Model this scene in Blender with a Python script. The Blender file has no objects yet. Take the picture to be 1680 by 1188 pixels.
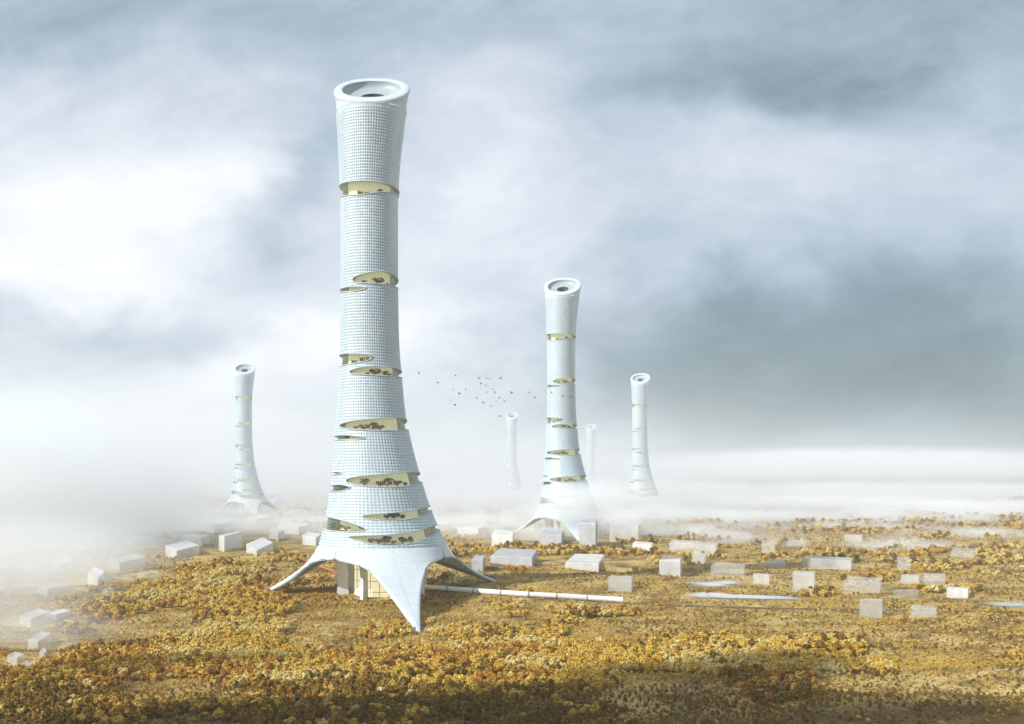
import bpy, math, random
import numpy as np
from mathutils import Vector
random.seed(7); RNG = np.random.default_rng(7)
S = bpy.context.scene
COL = S.collection
R_ = math.radians
F = 1801.0; HZ = 788.0; CX = 840.0; CAMZ = 90.0        # focal length (photo px), horizon row, centre column, eye height

# ------------------------------------------------------------------ camera
cam = bpy.data.cameras.new("camera"); camo = bpy.data.objects.new("camera", cam); COL.objects.link(camo)
camo.location = (0, 0, CAMZ); camo.rotation_euler = (R_(90), 0, 0)
cam.sensor_width = 36.0; cam.lens = 36.0*F/1680.0
cam.shift_y = (HZ-594.0)/1680.0
cam.clip_start = 1.0; cam.clip_end = 60000.0
S.camera = camo

# ------------------------------------------------------------------ light, exposure
SUN_EL = 35.0; SUN_DIR = Vector((-0.82, -0.57, 0)).normalized()
SUND = Vector((SUN_DIR.x*math.cos(R_(SUN_EL)), SUN_DIR.y*math.cos(R_(SUN_EL)), math.sin(R_(SUN_EL))))
sl = bpy.data.lights.new("sun", 'SUN'); sl.energy = 4.3; sl.angle = R_(0.5); sl.color = (1.0, 0.965, 0.91)
so = bpy.data.objects.new("sun", sl); COL.objects.link(so)
so.rotation_euler = (-SUND).to_track_quat('-Z', 'Y').to_euler()
S.view_settings.view_transform = 'Standard'; S.view_settings.look = 'None'
S.view_settings.exposure = 0.28; S.view_settings.gamma = 1.0
S.cycles.max_bounces = 9; S.cycles.diffuse_bounces = 2; S.cycles.glossy_bounces = 2
S.cycles.transparent_max_bounces = 16; S.cycles.transmission_bounces = 4; S.cycles.volume_bounces = 8
S.cycles.volume_max_steps = 96; S.cycles.sample_clamp_indirect = 4.0
S.cycles.use_denoising = True

# ------------------------------------------------------------------ node helpers
class NT:
    def __init__(s, tree): s.t = tree; s.n = tree.nodes; s.l = tree.links
    def node(s, typ, **kw):
        n = s.n.new(typ)
        for k, v in kw.items():
            if hasattr(n, k): setattr(n, k, v)
        return n
    def put(s, sock, v):
        if isinstance(v, bpy.types.NodeSocket): s.l.new(v, sock)
        elif v is not None: sock.default_value = v
    def m(s, op, a, b=None, c=None, clamp=False):
        n = s.n.new('ShaderNodeMath'); n.operation = op; n.use_clamp = clamp
        s.put(n.inputs[0], a)
        if b is not None: s.put(n.inputs[1], b)
        if c is not None: s.put(n.inputs[2], c)
        return n.outputs[0]
    def mix(s, f, a, b, typ='RGBA', blend='MIX'):
        n = s.n.new('ShaderNodeMix'); n.data_type = typ
        if typ == 'RGBA':
            n.blend_type = blend; s.put(n.inputs[0], f)
            s.put(n.inputs[6], a if isinstance(a, bpy.types.NodeSocket) else (*a, 1) if len(a) == 3 else a)
            s.put(n.inputs[7], b if isinstance(b, bpy.types.NodeSocket) else (*b, 1) if len(b) == 3 else b)
            return n.outputs[2]
        s.put(n.inputs[0], f); s.put(n.inputs[2], a); s.put(n.inputs[3], b); return n.outputs[0]
    def noise(s, vec, scale, detail=3, rough=0.5, dist=0.0):
        n = s.n.new('ShaderNodeTexNoise'); s.put(n.inputs['Vector'], vec)
        n.inputs['Scale'].default_value = scale; n.inputs['Detail'].default_value = detail
        n.inputs['Roughness'].default_value = rough; n.inputs['Distortion'].default_value = dist
        return n.outputs[0]
    def ramp(s, f, stops, interp='LINEAR'):
        n = s.n.new('ShaderNodeValToRGB'); n.color_ramp.interpolation = interp
        e = n.color_ramp.elements
        while len(e) < len(stops): e.new(0.5)
        for k, (p, c) in enumerate(stops):
            e[k].position = p; e[k].color = (*c, 1) if len(c) == 3 else c
        s.put(n.inputs[0], f); return n.outputs[0]
    def sstep(s, v, a, b):
        n = s.n.new('ShaderNodeMapRange'); n.interpolation_type = 'SMOOTHSTEP'
        s.put(n.inputs[0], v); n.inputs[1].default_value = a; n.inputs[2].default_value = b
        return n.outputs[0]
def srgb(r, g, b):
    f = lambda c: (c/255/12.92 if c/255 <= 0.04045 else ((c/255+0.055)/1.055)**2.4)
    return (f(r), f(g), f(b))
def newmat(name):
    m = bpy.data.materials.new(name); m.use_nodes = True
    nt = NT(m.node_tree); bs = nt.n.get('Principled BSDF'); return m, nt, bs

# ------------------------------------------------------------------ sky: Nishita behind layered overcast cloud
w = bpy.data.worlds.new("World"); S.world = w; w.use_nodes = True
W = NT(w.node_tree); W.n.clear()
out = W.node('ShaderNodeOutputWorld'); bg = W.node('ShaderNodeBackground'); W.l.new(bg.outputs[0], out.inputs[0])
sky = W.node('ShaderNodeTexSky'); sky.sky_type = 'NISHITA'; sky.sun_disc = False
sky.sun_elevation = R_(SUN_EL); sky.sun_rotation = math.atan2(SUN_DIR.x, SUN_DIR.y)
tc = W.node('ShaderNodeTexCoord'); sep = W.node('ShaderNodeSeparateXYZ'); W.l.new(tc.outputs['Generated'], sep.inputs[0])
dx, dy, dz = sep.outputs
ay = W.m('MAXIMUM', W.m('ABSOLUTE', dy), 0.05)
u0 = W.m('DIVIDE', dx, ay); v0 = W.m('DIVIDE', dz, ay)
cmb = W.node('ShaderNodeCombineXYZ'); W.l.new(u0, cmb.inputs[0]); W.l.new(W.m('MULTIPLY', v0, 1.7), cmb.inputs[1]); W.l.new(dy, cmb.inputs[2])
P = cmb.outputs[0]
n1 = W.noise(P, 4.0, 4, 0.55, 0.4); n2 = W.noise(P, 9.0, 5, 0.6, 0.3)
cm2 = W.node('ShaderNodeVectorMath'); cm2.operation = 'ADD'; W.l.new(P, cm2.inputs[0]); cm2.inputs[1].default_value = (7.3, 2.1, 4.4)
n3 = W.noise(cm2.outputs[0], 4.0, 4, 0.55, 0.4)
wu = W.m('ADD', u0, W.m('MULTIPLY', W.m('SUBTRACT', n1, 0.5), 0.28))
wv = W.m('ADD', v0, W.m('MULTIPLY', W.m('SUBTRACT', n3, 0.5), 0.16))
def blob(px, py, sx, sy, amp):
    a = W.m('DIVIDE', W.m('SUBTRACT', wu, (px-CX)/F), sx/F)
    b = W.m('DIVIDE', W.m('SUBTRACT', wv, (HZ-py)/F), sy/F)
    e = W.m('EXPONENT', W.m('MULTIPLY', W.m('ADD', W.m('MULTIPLY', a, a), W.m('MULTIPLY', b, b)), -1.0))
    return W.m('MULTIPLY', e, amp)
BASE = 0.50
BLOBS = [(100, 330, 270, 150, .36), (330, 260, 150, 130, .20), (640, 560, 330, 110, .46), (180, 660, 330, 120, .22), (110, 460, 160, 60, .22),
         (760, 250, 170, 150, .20), (1250, 290, 460, 95, .09), (1450, 560, 560, 200, -.10), (200, 760, 420, 90, .16), (860, 400, 200, 60, .10),
         (1330, 140, 330, 60, -.26), (1500, 20, 400, 90, -.20), (520, 230, 70, 110, -.14), (640, 30, 420, 60, -.10),
         (130, 40, 260, 60, -.12), (230, 540, 210, 40, -.20), (480, 330, 60, 110, -.10), (1350, 480, 420, 70, -.22), (1400, 650, 520, 110, -.36),
         (1080, 560, 260, 90, -.14), (1000, 720, 200, 50, -.05)]
vr_ = W.node('ShaderNodeMapping'); vr_.vector_type = 'TEXTURE'; vr_.inputs['Rotation'].default_value = (0, 0, R_(34)); vr_.inputs['Scale'].default_value = (1.0, 0.40, 1.0); W.l.new(P, vr_.inputs[0])
n4 = W.noise(vr_.outputs[0], 9.0, 6, 0.62, 0.8); n5 = W.noise(P, 34.0, 4, 0.6, 0.5)
val = W.m('ADD', BASE, W.m('ADD', W.m('MULTIPLY', W.m('SUBTRACT', n2, 0.5), 0.30), W.m('ADD', W.m('MULTIPLY', W.m('SUBTRACT', n4, 0.5), 0.15), W.m('MULTIPLY', W.m('SUBTRACT', n5, 0.5), 0.08))))
for b_ in BLOBS: val = W.m('ADD', val, blob(*b_))
cloudc = W.ramp(val, [(0.0, srgb(78, 98, 112)), (0.22, srgb(128, 147, 160)), (0.46, srgb(176, 190, 203)), (0.68, srgb(214, 221, 230)), (0.95, srgb(250, 252, 254))])
# low teal bank to the east, bright fog bank on the horizon
tealm = W.m('MULTIPLY', W.sstep(wv, 0.22, 0.10), W.sstep(wu, 0.0, 0.2))
cloudc = W.mix(W.m('MULTIPLY', tealm, 0.55), cloudc, W.ramp(val, [(0.0, srgb(72, 100, 107)), (0.25, srgb(108, 135, 142)), (0.55, srgb(158, 178, 184)), (0.9, srgb(222, 232, 234))]))
sn = W.node('ShaderNodeVectorMath'); sn.operation = 'SCALE'; W.l.new(sky.outputs[0], sn.inputs[0]); sn.inputs['Scale'].default_value = 0.10
skyc = W.mix(0.88, sn.outputs[0], cloudc)
under = W.m('GREATER_THAN', dz, -0.02)
skyc = W.mix(under, srgb(170, 165, 150), skyc)
W.l.new(skyc, bg.inputs[0]); bg.inputs[1].default_value = 1.0
w.cycles.sampling_method = 'MANUAL'; w.cycles.sample_map_resolution = 512

# ------------------------------------------------------------------ object helpers
def link(o, parent=None):
    COL.objects.link(o)
    if parent is not None: o.parent = parent
    return o
def tag(o, label=None, cat=None, group=None, kind=None):
    if label: o['label'] = label
    if cat: o['category'] = cat
    if group: o['group'] = group
    if kind: o['kind'] = kind
    return o
def empty(name, loc=(0, 0, 0), rz=0.0):
    o = bpy.data.objects.new(name, None); o.empty_display_size = 2; link(o)
    o.location = loc; o.rotation_euler = (0, 0, rz); return o
def meshdata(name, V, Fc, mat=None, smooth=False):
    me = bpy.data.meshes.new(name)
    V = np.asarray(V, dtype=np.float32)
    if isinstance(Fc, np.ndarray):
        n, k = Fc.shape
        me.vertices.add(len(V)); me.vertices.foreach_set('co', V.ravel())
        me.loops.add(n*k); me.loops.foreach_set('vertex_index', Fc.astype(np.int32).ravel())
        me.polygons.add(n); me.polygons.foreach_set('loop_start', np.arange(0, n*k, k, dtype=np.int32))
        me.polygons.foreach_set('loop_total', np.full(n, k, dtype=np.int32))
        me.update(calc_edges=True); me.validate()
    else:
        me.from_pydata([tuple(v) for v in V], [], Fc); me.update()
    if smooth: me.polygons.foreach_set('use_smooth', np.ones(len(me.polygons), dtype=bool))
    if mat: me.materials.append(mat)
    return me
def obj(name, me, parent=None):
    return link(bpy.data.objects.new(name, me), parent)
class MB:
    def __init__(s): s.v = []; s.f = []
    def add(s, V, Fc):
        o = len(s.v); s.v += [tuple(map(float, p)) for p in V]; s.f += [tuple(i+o for i in q) for q in Fc]
    def hexa(s, b, t):           # bottom quad, top quad
        s.add(list(b)+list(t), [(3, 2, 1, 0), (4, 5, 6, 7)]+[(i, (i+1) % 4, 4+(i+1) % 4, 4+i) for i in range(4)])
    def tube(s, pts, r, n=6, closed=False, cap=True):
        pts = [Vector(p) for p in pts]; m = len(pts); rings = []
        for i, p in enumerate(pts):
            a = pts[(i-1) % m] if (closed or i > 0) else p; b = pts[(i+1) % m] if (closed or i < m-1) else p
            t = (b-a).normalized() if (b-a).length > 1e-9 else Vector((0, 0, 1))
            ref = Vector((0, 0, 1)) if abs(t.z) < 0.95 else Vector((1, 0, 0))
            x = t.cross(ref).normalized(); y = x.cross(t)
            rr = r[i] if isinstance(r, (list, tuple)) else r
            rings.append([p+(x*math.cos(2*math.pi*k/n)+y*math.sin(2*math.pi*k/n))*rr for k in range(n)])
        V = [q for g in rings for q in g]; Fc = []
        for i in range(m if closed else m-1):
            j = (i+1) % m
            for k in range(n):
                k2 = (k+1) % n; Fc.append((i*n+k, i*n+k2, j*n+k2, j*n+k))
        if cap and not closed: Fc += [tuple(range(n))[::-1], tuple((m-1)*n+k for k in range(n))]
        s.add(V, Fc)
    def build(s, name, mat, parent=None, smooth=False):
        return obj(name, meshdata(name, s.v, s.f, mat, smooth), parent)

# ------------------------------------------------------------------ terrain
def vnoise(x, y, seed=0):
    x = np.asarray(x, float); y = np.asarray(y, float)
    xi = np.floor(x).astype(np.int64); yi = np.floor(y).astype(np.int64); fx = x-xi; fy = y-yi
    def h(a, b):
        n = (a*374761393+b*668265263+seed*1442695041) & 0x7fffffff
        n = ((n ^ (n >> 13))*1274126177) & 0x7fffffff
        return ((n ^ (n >> 16)) & 0xffff)/65535.0
    sx = fx*fx*(3-2*fx); sy = fy*fy*(3-2*fy)
    return (h(xi, yi)*(1-sx)+h(xi+1, yi)*sx)*(1-sy)+(h(xi, yi+1)*(1-sx)+h(xi+1, yi+1)*sx)*sy
def fbm(x, y, seed=0, o=4):
    t = 0; a = 0.5; n = 0
    for k in range(o): t = t+a*vnoise(x*2**k, y*2**k, seed+k*17); n += a; a *= 0.5
    return t/n
def sst(a, b, x): t = np.clip((x-a)/(b-a), 0, 1); return t*t*(3-2*t)
TX, TY = (627-CX)/F*880.0, 880.0
def hgt(x, y):
    x = np.asarray(x, float); y = np.asarray(y, float)
    r2 = (x-TX)**2+(y-TY)**2; d = np.hypot(x, y)
    z = 0.06*(y-TY)*np.exp(-r2/300.0**2)
    z = z+(fbm(x/85, y/70, 3, 3)-0.5)*12.0*(1-np.exp(-r2/130.0**2))*sst(4500, 900, d)
    az = np.where(y > 1, np.arctan2(x, np.maximum(y, 1))*F+CX, 3000.0)
    ridge = 0.62*sst(-200, 350, az)*sst(1180, 940, az)+0.42*sst(600, 800, az)*sst(1150, 960, az)
    ridge = ridge*(0.9+0.35*(fbm(az/130, d/900, 9, 4)-0.5))+0.10*fbm(az/200, d/1500, 5, 3)
    z = z+ridge*265.0*sst(6800, 11300, d)
    return z
def ground(px, py, it=14):
    """world point where the sight line through a photo position meets the terrain"""
    z = 0.0
    for _ in range(it):
        D = (CAMZ-z)*F/max(py-HZ, 2.0); x = (px-CX)/F*D; z = 0.5*z+0.5*float(hgt(x, D))
    return Vector((x, D, z))
angs = np.unique(np.concatenate([np.arange(-38, 38.01, 0.3), np.arange(38, 322.1, 4.0)])) % 360
angs = np.sort(np.unique(np.round(angs, 4)))
rad = np.concatenate([np.geomspace(20, 380, 14)[:-1], np.geomspace(380, 11800, 230)])
A, Rr = np.meshgrid(np.radians(angs), rad)
X = Rr*np.sin(A); Y = Rr*np.cos(A); Z = hgt(X, Y)
nA, nR = len(angs), len(rad)
V = np.stack([X.ravel(), Y.ravel(), Z.ravel()], 1)
ii, jj = np.meshgrid(np.arange(nR-1), np.arange(nA), indexing='ij'); j2 = (jj+1) % nA
Q = np.stack([ii*nA+jj, ii*nA+j2, (ii+1)*nA+j2, (ii+1)*nA+jj], -1).reshape(-1, 4)[:, ::-1]
V = np.vstack([V, [[0, 0, float(hgt(0, 0))]]])
gm, nt, bs = newmat("dry_ground")
geo = nt.node('ShaderNodeNewGeometry'); pos = geo.outputs['Position']
a1 = nt.noise(pos, 0.0045, 5, 0.6, 0.6); a2 = nt.noise(pos, 0.03, 6, 0.65); a3 = nt.noise(pos, 0.35, 4, 0.7)
a4 = nt.noise(pos, 0.0012, 5, 0.62, 0.5)
c = nt.ramp(a1, [(0.28, (0.40, 0.26, 0.06)), (0.42, (0.60, 0.42, 0.13)), (0.52, (0.64, 0.49, 0.20)), (0.62, (0.57, 0.36, 0.09)), (0.75, (0.64, 0.53, 0.26))])
c = nt.mix(nt.sstep(a2, 0.38, 0.66), c, (0.20, 0.13, 0.045))
c = nt.mix(nt.m('MULTIPLY', nt.sstep(a3, 0.46, 0.6), 0.6), c, (0.10, 0.065, 0.025))
sepg = nt.node('ShaderNodeSeparateXYZ'); nt.l.new(pos, sepg.inputs[0])
c = nt.mix(nt.m('MULTIPLY', nt.sstep(nt.m('ADD', sepg.outputs[1], nt.m('MULTIPLY', a2, 60.0)), 490, 440), 0.75), c, (0.10, 0.07, 0.03))  # nearest strip darker: cloud shade also put into the soil colour
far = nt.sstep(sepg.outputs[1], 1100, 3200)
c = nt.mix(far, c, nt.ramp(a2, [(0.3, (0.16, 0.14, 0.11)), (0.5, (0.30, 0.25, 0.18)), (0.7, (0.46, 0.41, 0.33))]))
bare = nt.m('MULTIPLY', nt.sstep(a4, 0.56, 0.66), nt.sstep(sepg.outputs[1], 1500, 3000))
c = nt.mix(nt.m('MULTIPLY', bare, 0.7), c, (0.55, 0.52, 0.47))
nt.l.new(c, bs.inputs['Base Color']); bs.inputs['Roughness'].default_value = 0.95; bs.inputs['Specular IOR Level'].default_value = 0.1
bp = nt.node('ShaderNodeBump'); bp.inputs['Strength'].default_value = 0.9; bp.inputs['Distance'].default_value = 2.0
nt.l.new(nt.m('ADD', a3, nt.m('MULTIPLY', a2, 2.0)), bp.inputs['Height']); nt.l.new(bp.outputs[0], bs.inputs['Normal'])
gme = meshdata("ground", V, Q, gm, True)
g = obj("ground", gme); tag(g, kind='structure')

# ------------------------------------------------------------------ materials
def plain(name, col, rough=0.5, spec=0.3, var=0.0, vs=0.2):
    m, nt, bs = newmat(name)
    if var:
        co = nt.node('ShaderNodeTexCoord').outputs['Object']; n = nt.noise(co, vs, 5, 0.6)
        nt.l.new(nt.mix(nt.sstep(n, 0.3, 0.7), tuple(k*(1-var) for k in col), tuple(min(1, k*(1+var)) for k in col)), bs.inputs['Base Color'])
    else: bs.inputs['Base Color'].default_value = (*col, 1)
    bs.inputs['Roughness'].default_value = rough; bs.inputs['Specular IOR Level'].default_value = spec
    return m
M = {}
m, nt, bs = newmat("pillow_skin")
at = nt.node('ShaderNodeAttribute'); at.attribute_name = 'bead'
co = nt.node('ShaderNodeTexCoord').outputs['Object']
sc_ = nt.node('ShaderNodeMapping'); sc_.inputs['Scale'].default_value = (0.08, 0.08, 0.02); nt.l.new(co, sc_.inputs[0])
nz = nt.noise(sc_.outputs[0], 1.0, 4, 0.6)
cc = nt.mix(nt.sstep(nz, 0.3, 0.7), (0.50, 0.595, 0.645), (0.61, 0.70, 0.735))
ta = nt.node('ShaderNodeAttribute'); ta.attribute_name = 'tone'
cc = nt.mix(ta.outputs['Fac'], cc, (0.40, 0.485, 0.535))
cc = nt.mix(nt.sstep(at.outputs['Fac'], 0.02, 0.45), (0.35, 0.44, 0.495), cc)  # joint colour in the valleys, darkened to stand for occlusion between beads
nt.l.new(cc, bs.inputs['Base Color']); bs.inputs['Roughness'].default_value = 0.22; bs.inputs['Specular IOR Level'].default_value = 0.5
M['skin'] = m
m, nt, bs = newmat("shell_white")
co = nt.node('ShaderNodeTexCoord').outputs['Object']; sp_ = nt.node('ShaderNodeSeparateXYZ'); nt.l.new(co, sp_.inputs[0])
an = nt.m('MULTIPLY', nt.m('ARCTAN2', sp_.outputs[0], sp_.outputs[1]), 24/6.2832)
seam = nt.m('MAXIMUM', nt.m('LESS_THAN', nt.m('FRACT', nt.m('MULTIPLY', sp_.outputs[2], 0.21)), 0.05), nt.m('LESS_THAN', nt.m('FRACT', an), 0.03))
mp = nt.node('ShaderNodeMapping'); mp.inputs['Scale'].default_value = (0.22, 0.22, 0.035); nt.l.new(co, mp.inputs[0])
st = nt.noise(mp.outputs[0], 1.0, 5, 0.65)
cc = nt.mix(nt.sstep(st, 0.35, 0.7), (0.585, 0.655, 0.68), (0.535, 0.60, 0.62))
cc = nt.mix(nt.m('MULTIPLY', seam, 0.35), cc, (0.36, 0.42, 0.45))
nt.l.new(cc, bs.inputs['Base Color']); bs.inputs['Roughness'].default_value = 0.16; M['shell'] = m
M['frame'] = plain("slot_lip", (0.50, 0.56, 0.58), 0.4)
M['fin'] = plain("fin_white", (0.72, 0.75, 0.78), 0.4, 0.4, 0.04, 0.05)
M['bowl'] = plain("bowl_grey", (0.36, 0.42, 0.44), 0.35, 0.4, 0.06, 0.05)
M['dark'] = plain("shaft_dark", (0.10, 0.12, 0.13), 0.7)
M['soil'] = plain("planting_soil", (0.12, 0.085, 0.05), 0.9, 0.1, 0.3, 0.4)
M['pipe'] = plain("pipe_white", (0.78, 0.75, 0.73), 0.35, 0.4, 0.05, 0.3)
M['joint'] = plain("pipe_joint", (0.30, 0.29, 0.28), 0.5)
M['red'] = plain("red_pipe", (0.50, 0.13, 0.07), 0.5, 0.3, 0.1, 0.2)
M['bird'] = plain("bird_feathers", (0.05, 0.055, 0.06), 0.7, 0.2)
M['trunk'] = plain("tree_bark", (0.11, 0.075, 0.045), 0.9, 0.1, 0.25, 2.0)
M['track'] = plain("track_earth", (0.14, 0.10, 0.055), 0.95, 0.1, 0.3, 0.2)
def lit(name, col, emi, es):
    m, nt, bs = newmat(name); co = nt.node('ShaderNodeTexCoord').outputs['Object']
    n = nt.noise(co, 0.06, 3, 0.5)
    nt.l.new(nt.mix(nt.sstep(n, 0.3, 0.7), tuple(k*0.8 for k in col), col), bs.inputs['Base Color'])
    bs.inputs['Roughness'].default_value = 0.6; bs.inputs['Emission Color'].default_value = (*emi, 1)
    bs.inputs['Emission Strength'].default_value = es; return m
M['core'] = lit("lit_interior", (0.72, 0.72, 0.55), (0.79, 0.79, 0.55), 0.38)
M['drumlit'] = lit("lit_lobby", (0.85, 0.78, 0.52), (0.95, 0.84, 0.52), 0.6)
m, nt, bs = newmat("striped_glazing")     # tinted panes between fine vertical glazing bars
at = nt.node('ShaderNodeAttribute'); at.attribute_name = 'arc'
fr = nt.m('FRACT', nt.m('MULTIPLY', at.outputs['Fac'], 1/1.7)); bar = nt.m('MULTIPLY', nt.m('GREATER_THAN', fr, 0.78), 0.45)
tr = nt.node('ShaderNodeBsdfTransparent'); tr.inputs[0].default_value = (0.92, 0.92, 0.80, 1)
gl = nt.node('ShaderNodeBsdfGlossy'); gl.inputs[0].default_value = (0.9, 0.95, 1, 1); gl.inputs['Roughness'].default_value = 0.05
fz = nt.node('ShaderNodeFresnel'); fz.inputs[0].default_value = 1.35
mx = nt.node('ShaderNodeMixShader'); nt.l.new(fz.outputs[0], mx.inputs[0]); nt.l.new(tr.outputs[0], mx.inputs[1]); nt.l.new(gl.outputs[0], mx.inputs[2])
bs.inputs['Base Color'].default_value = (0.55, 0.53, 0.36, 1); bs.inputs['Roughness'].default_value = 0.4
mx2 = nt.node('ShaderNodeMixShader'); nt.l.new(bar, mx2.inputs[0]); nt.l.new(mx.outputs[0], mx2.inputs[1]); nt.l.new(bs.outputs[0], mx2.inputs[2])
nt.l.new(mx2.outputs[0], nt.n['Material Output'].inputs[0]); M['glaze'] = m
def block_mat(name, alpha, col):
    m, nt, bs = newmat(name); co = nt.node('ShaderNodeTexCoord').outputs['Object']
    n = nt.noise(co, 0.09, 5, 0.6, 0.5)
    nt.l.new(nt.mix(nt.sstep(n, 0.3, 0.7), tuple(k*0.86 for k in col), tuple(min(1, k*1.1) for k in col)), bs.inputs['Base Color'])
    bs.inputs['Roughness'].default_value = 0.55; bs.inputs['Specular IOR Level'].default_value = 0.3
    bs.inputs['Alpha'].default_value = alpha; return m
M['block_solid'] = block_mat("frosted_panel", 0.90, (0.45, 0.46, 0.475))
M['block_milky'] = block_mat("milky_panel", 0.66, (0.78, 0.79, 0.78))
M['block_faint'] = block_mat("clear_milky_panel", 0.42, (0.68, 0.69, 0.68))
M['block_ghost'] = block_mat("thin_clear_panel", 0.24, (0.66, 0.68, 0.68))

# ------------------------------------------------------------------ tower geometry (local metres, origin at the foot, front = -Y)
MPX = 880.0/F
prof = [(166, 610, 59.5), (197, 609, 56), (226, 608.3, 53.3), (260, 607, 50.3), (297, 606.2, 48.2), (340, 606, 46.5), (400, 606, 46.2), (475, 606, 46.2), (540, 606.3, 47), (580, 607, 48),
        (620, 607.5, 51.3), (660, 608.2, 54), (695, 609.5, 57.3), (750, 614, 66.3), (790, 618, 73.5), (830, 621.5, 82.5), (870, 626, 94.5), (890, 628, 102), (906, 629, 107)]
pz = np.array([CAMZ-(y-HZ)*MPX for y, c, r in prof])[::-1]; pc = np.array([(c-627)*MPX for y, c, r in prof])[::-1]; pr = np.array([r*MPX for y, c, r in prof])[::-1]
def smooth_interp(z, xs, ys):
    z = np.asarray(z, float)
    return (np.interp(z-6, xs, ys)+2*np.interp(z, xs, ys)+np.interp(z+6, xs, ys))/4
RZ = lambda z: smooth_interp(z, pz, pr)
CZ = lambda z: smooth_interp(z, pz, pc)
ZT = 384.0; ZB = 36.6
def surf(th, z, dr=0.0):
    th = np.asarray(th, float); z = np.asarray(z, float); r = RZ(z)+dr
    return np.stack([CZ(z)+r*np.sin(th), -r*np.cos(th), z], -1)
def px2surf(px, py):
    th = 0.0; z = 0
    for _ in range(25):
        r0 = float(RZ(z)); D = 880.0-r0*math.cos(th); x = (px-CX)/F*D-TX; z = CAMZ-(py-HZ)*D/F
        th = 0.5*th+0.5*math.asin(max(-1, min(1, (x-float(CZ(z)))/float(RZ(z)))))
    return th, z
SLOTS = [ # name, open ends, top edge, bottom edge (traced), trees (x, width)
 ("topmost", 'LR', [(559, 302), (575.8, 298), (601, 297), (626, 299.5), (644, 306), (653, 313)], [(561, 322), (588, 321), (608.6, 317), (631, 315), (651.5, 318)], [(588, 12), (602, 9), (627, 11), (640, 7)]),
 ("second", 'R', [(577.8, 456), (596, 449), (618.7, 444.7), (636, 446.7), (650, 455)], [(580, 463.5), (601, 465), (626, 466), (641, 467.7), (650, 472)], [(596, 10), (625, 18), (642, 7)]),
 ("third", 'L', [(561, 473), (581, 470), (601, 471)], [(561, 479), (581, 479), (600, 474)], []),
 ("fourth", 'L', [(560, 580.5), (586, 580), (613.6, 582)], [(561, 601), (586, 596), (608.6, 590.6)], [(575, 12), (596, 15)]),
 ("fifth", 'R', [(572, 609.6), (588, 603), (608.6, 600.8), (631, 601), (653, 605)], [(576, 613.6), (601, 615), (626, 616.7), (655, 619)], [(602, 8), (618, 18), (638, 12), (648, 8)]),
 ("sixth", 'R', [(556, 697.7), (573.5, 691), (599, 688), (631, 685.6), (663, 686)], [(561, 702.5), (586, 705), (618, 707), (666, 706)], [(577, 9), (594, 16), (612, 18), (628, 13)]),
 ("seventh", 'L', [(553, 714.4), (573.5, 713.7), (602, 717.6)], [(553.5, 722.4), (573.5, 721.7), (596, 720.8)], [(560, 10)]),
 ("eighth", 'R', [(565.5, 788), (580, 782), (612, 779), (650, 775.8), (684, 773.6)], [(573.5, 793.7), (599, 797.6), (637.5, 800), (663, 798), (689, 793)], [(594, 18), (626, 15), (640, 20), (660, 15), (675, 9)]),
 ("ninth", 'L', [(547, 796), (560.8, 794.4), (576.8, 799)], [(546, 807), (560.8, 806), (573.5, 802)], [(551, 13), (563, 10)]),
 ("tenth", 'L', [(548, 774), (562, 774.5)], [(548, 779), (561, 778)], []),
 ("eleventh", 'R', [(590.5, 846.5), (612, 843), (650, 841), (682, 836), (703, 829.5)], [(599, 851), (628, 853.9), (660, 853.5), (688.7, 847), (706, 840)], [(638, 12), (652, 18), (668, 10)]),
 ("twelfth", 'L', [(538, 847), (554, 851), (580, 858), (602, 868)], [(534, 868.6), (564, 872.7), (589.5, 872.9), (601, 870.5)], [(543, 13), (556, 12), (588, 18)]),
 ("lowest", 'R', [(568, 879.8), (596, 878.5), (637.5, 877.5), (676, 872), (712, 861)], [(580, 885.5), (605.5, 892.6), (644, 896), (676, 891), (701.5, 882), (719, 871.5)], [(605, 12), (622, 15), (634, 19), (650, 9), (668, 17), (681, 12)]),
]
def chaikin(p, n=2):
    for _ in range(n):
        q = []
        for i in range(len(p)):
            a = np.array(p[i]); b = np.array(p[(i+1) % len(p)]); q += [a*0.75+b*0.25, a*0.25+b*0.75]
        p = q
    return np.array(p)
loops = []
for nm, ends, tp, bt, trs in SLOTS:
    T_ = [px2surf(*p) for p in tp]; B_ = [px2surf(*p) for p in bt]
    if 'R' in ends:
        zt, zb = T_[-1][1], B_[-1][1]; dz_ = (zt-zb)
        T_ += [(1.85, zt-0.25*dz_), (2.3, zb+0.55*dz_)]; B_ += [(1.85, zb+0.05*dz_), (2.3, zb+0.35*dz_)]
    if 'L' in ends:
        zt, zb = T_[0][1], B_[0][1]; dz_ = (zt-zb)
        T_ = [(-2.3, zb+0.65*dz_), (-1.85, zt-0.1*dz_)]+T_; B_ = [(-2.3, zb+0.4*dz_), (-1.85, zb+0.1*dz_)]+B_
    loops.append(chaikin(T_+B_[::-1], 2))
def inpoly(th, z, P):
    ins = np.zeros(th.shape, bool); n = len(P); j = n-1
    for i in range(n):
        xi, yi = P[i]; xj, yj = P[j]
        c_ = ((yi > z) != (yj > z)) & (th < (xj-xi)*(z-yi)/(yj-yi+1e-12)+xi); ins ^= c_; j = i
    return ins
NC, NRW, SUB = 84, 152, 4
nt_, nz_ = NC*SUB, NRW*SUB
ths = np.linspace(-math.pi, math.pi, nt_, endpoint=False); zs = np.linspace(ZB, ZT, nz_+1)
TH, ZZ = np.meshgrid(ths, zs)
ci = (np.arange(nt_) % SUB)/SUB; ri = (np.arange(nz_+1) % SUB)/SUB
CU, RV = np.meshgrid(np.sin(math.pi*ci), np.sin(math.pi*ri))
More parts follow.
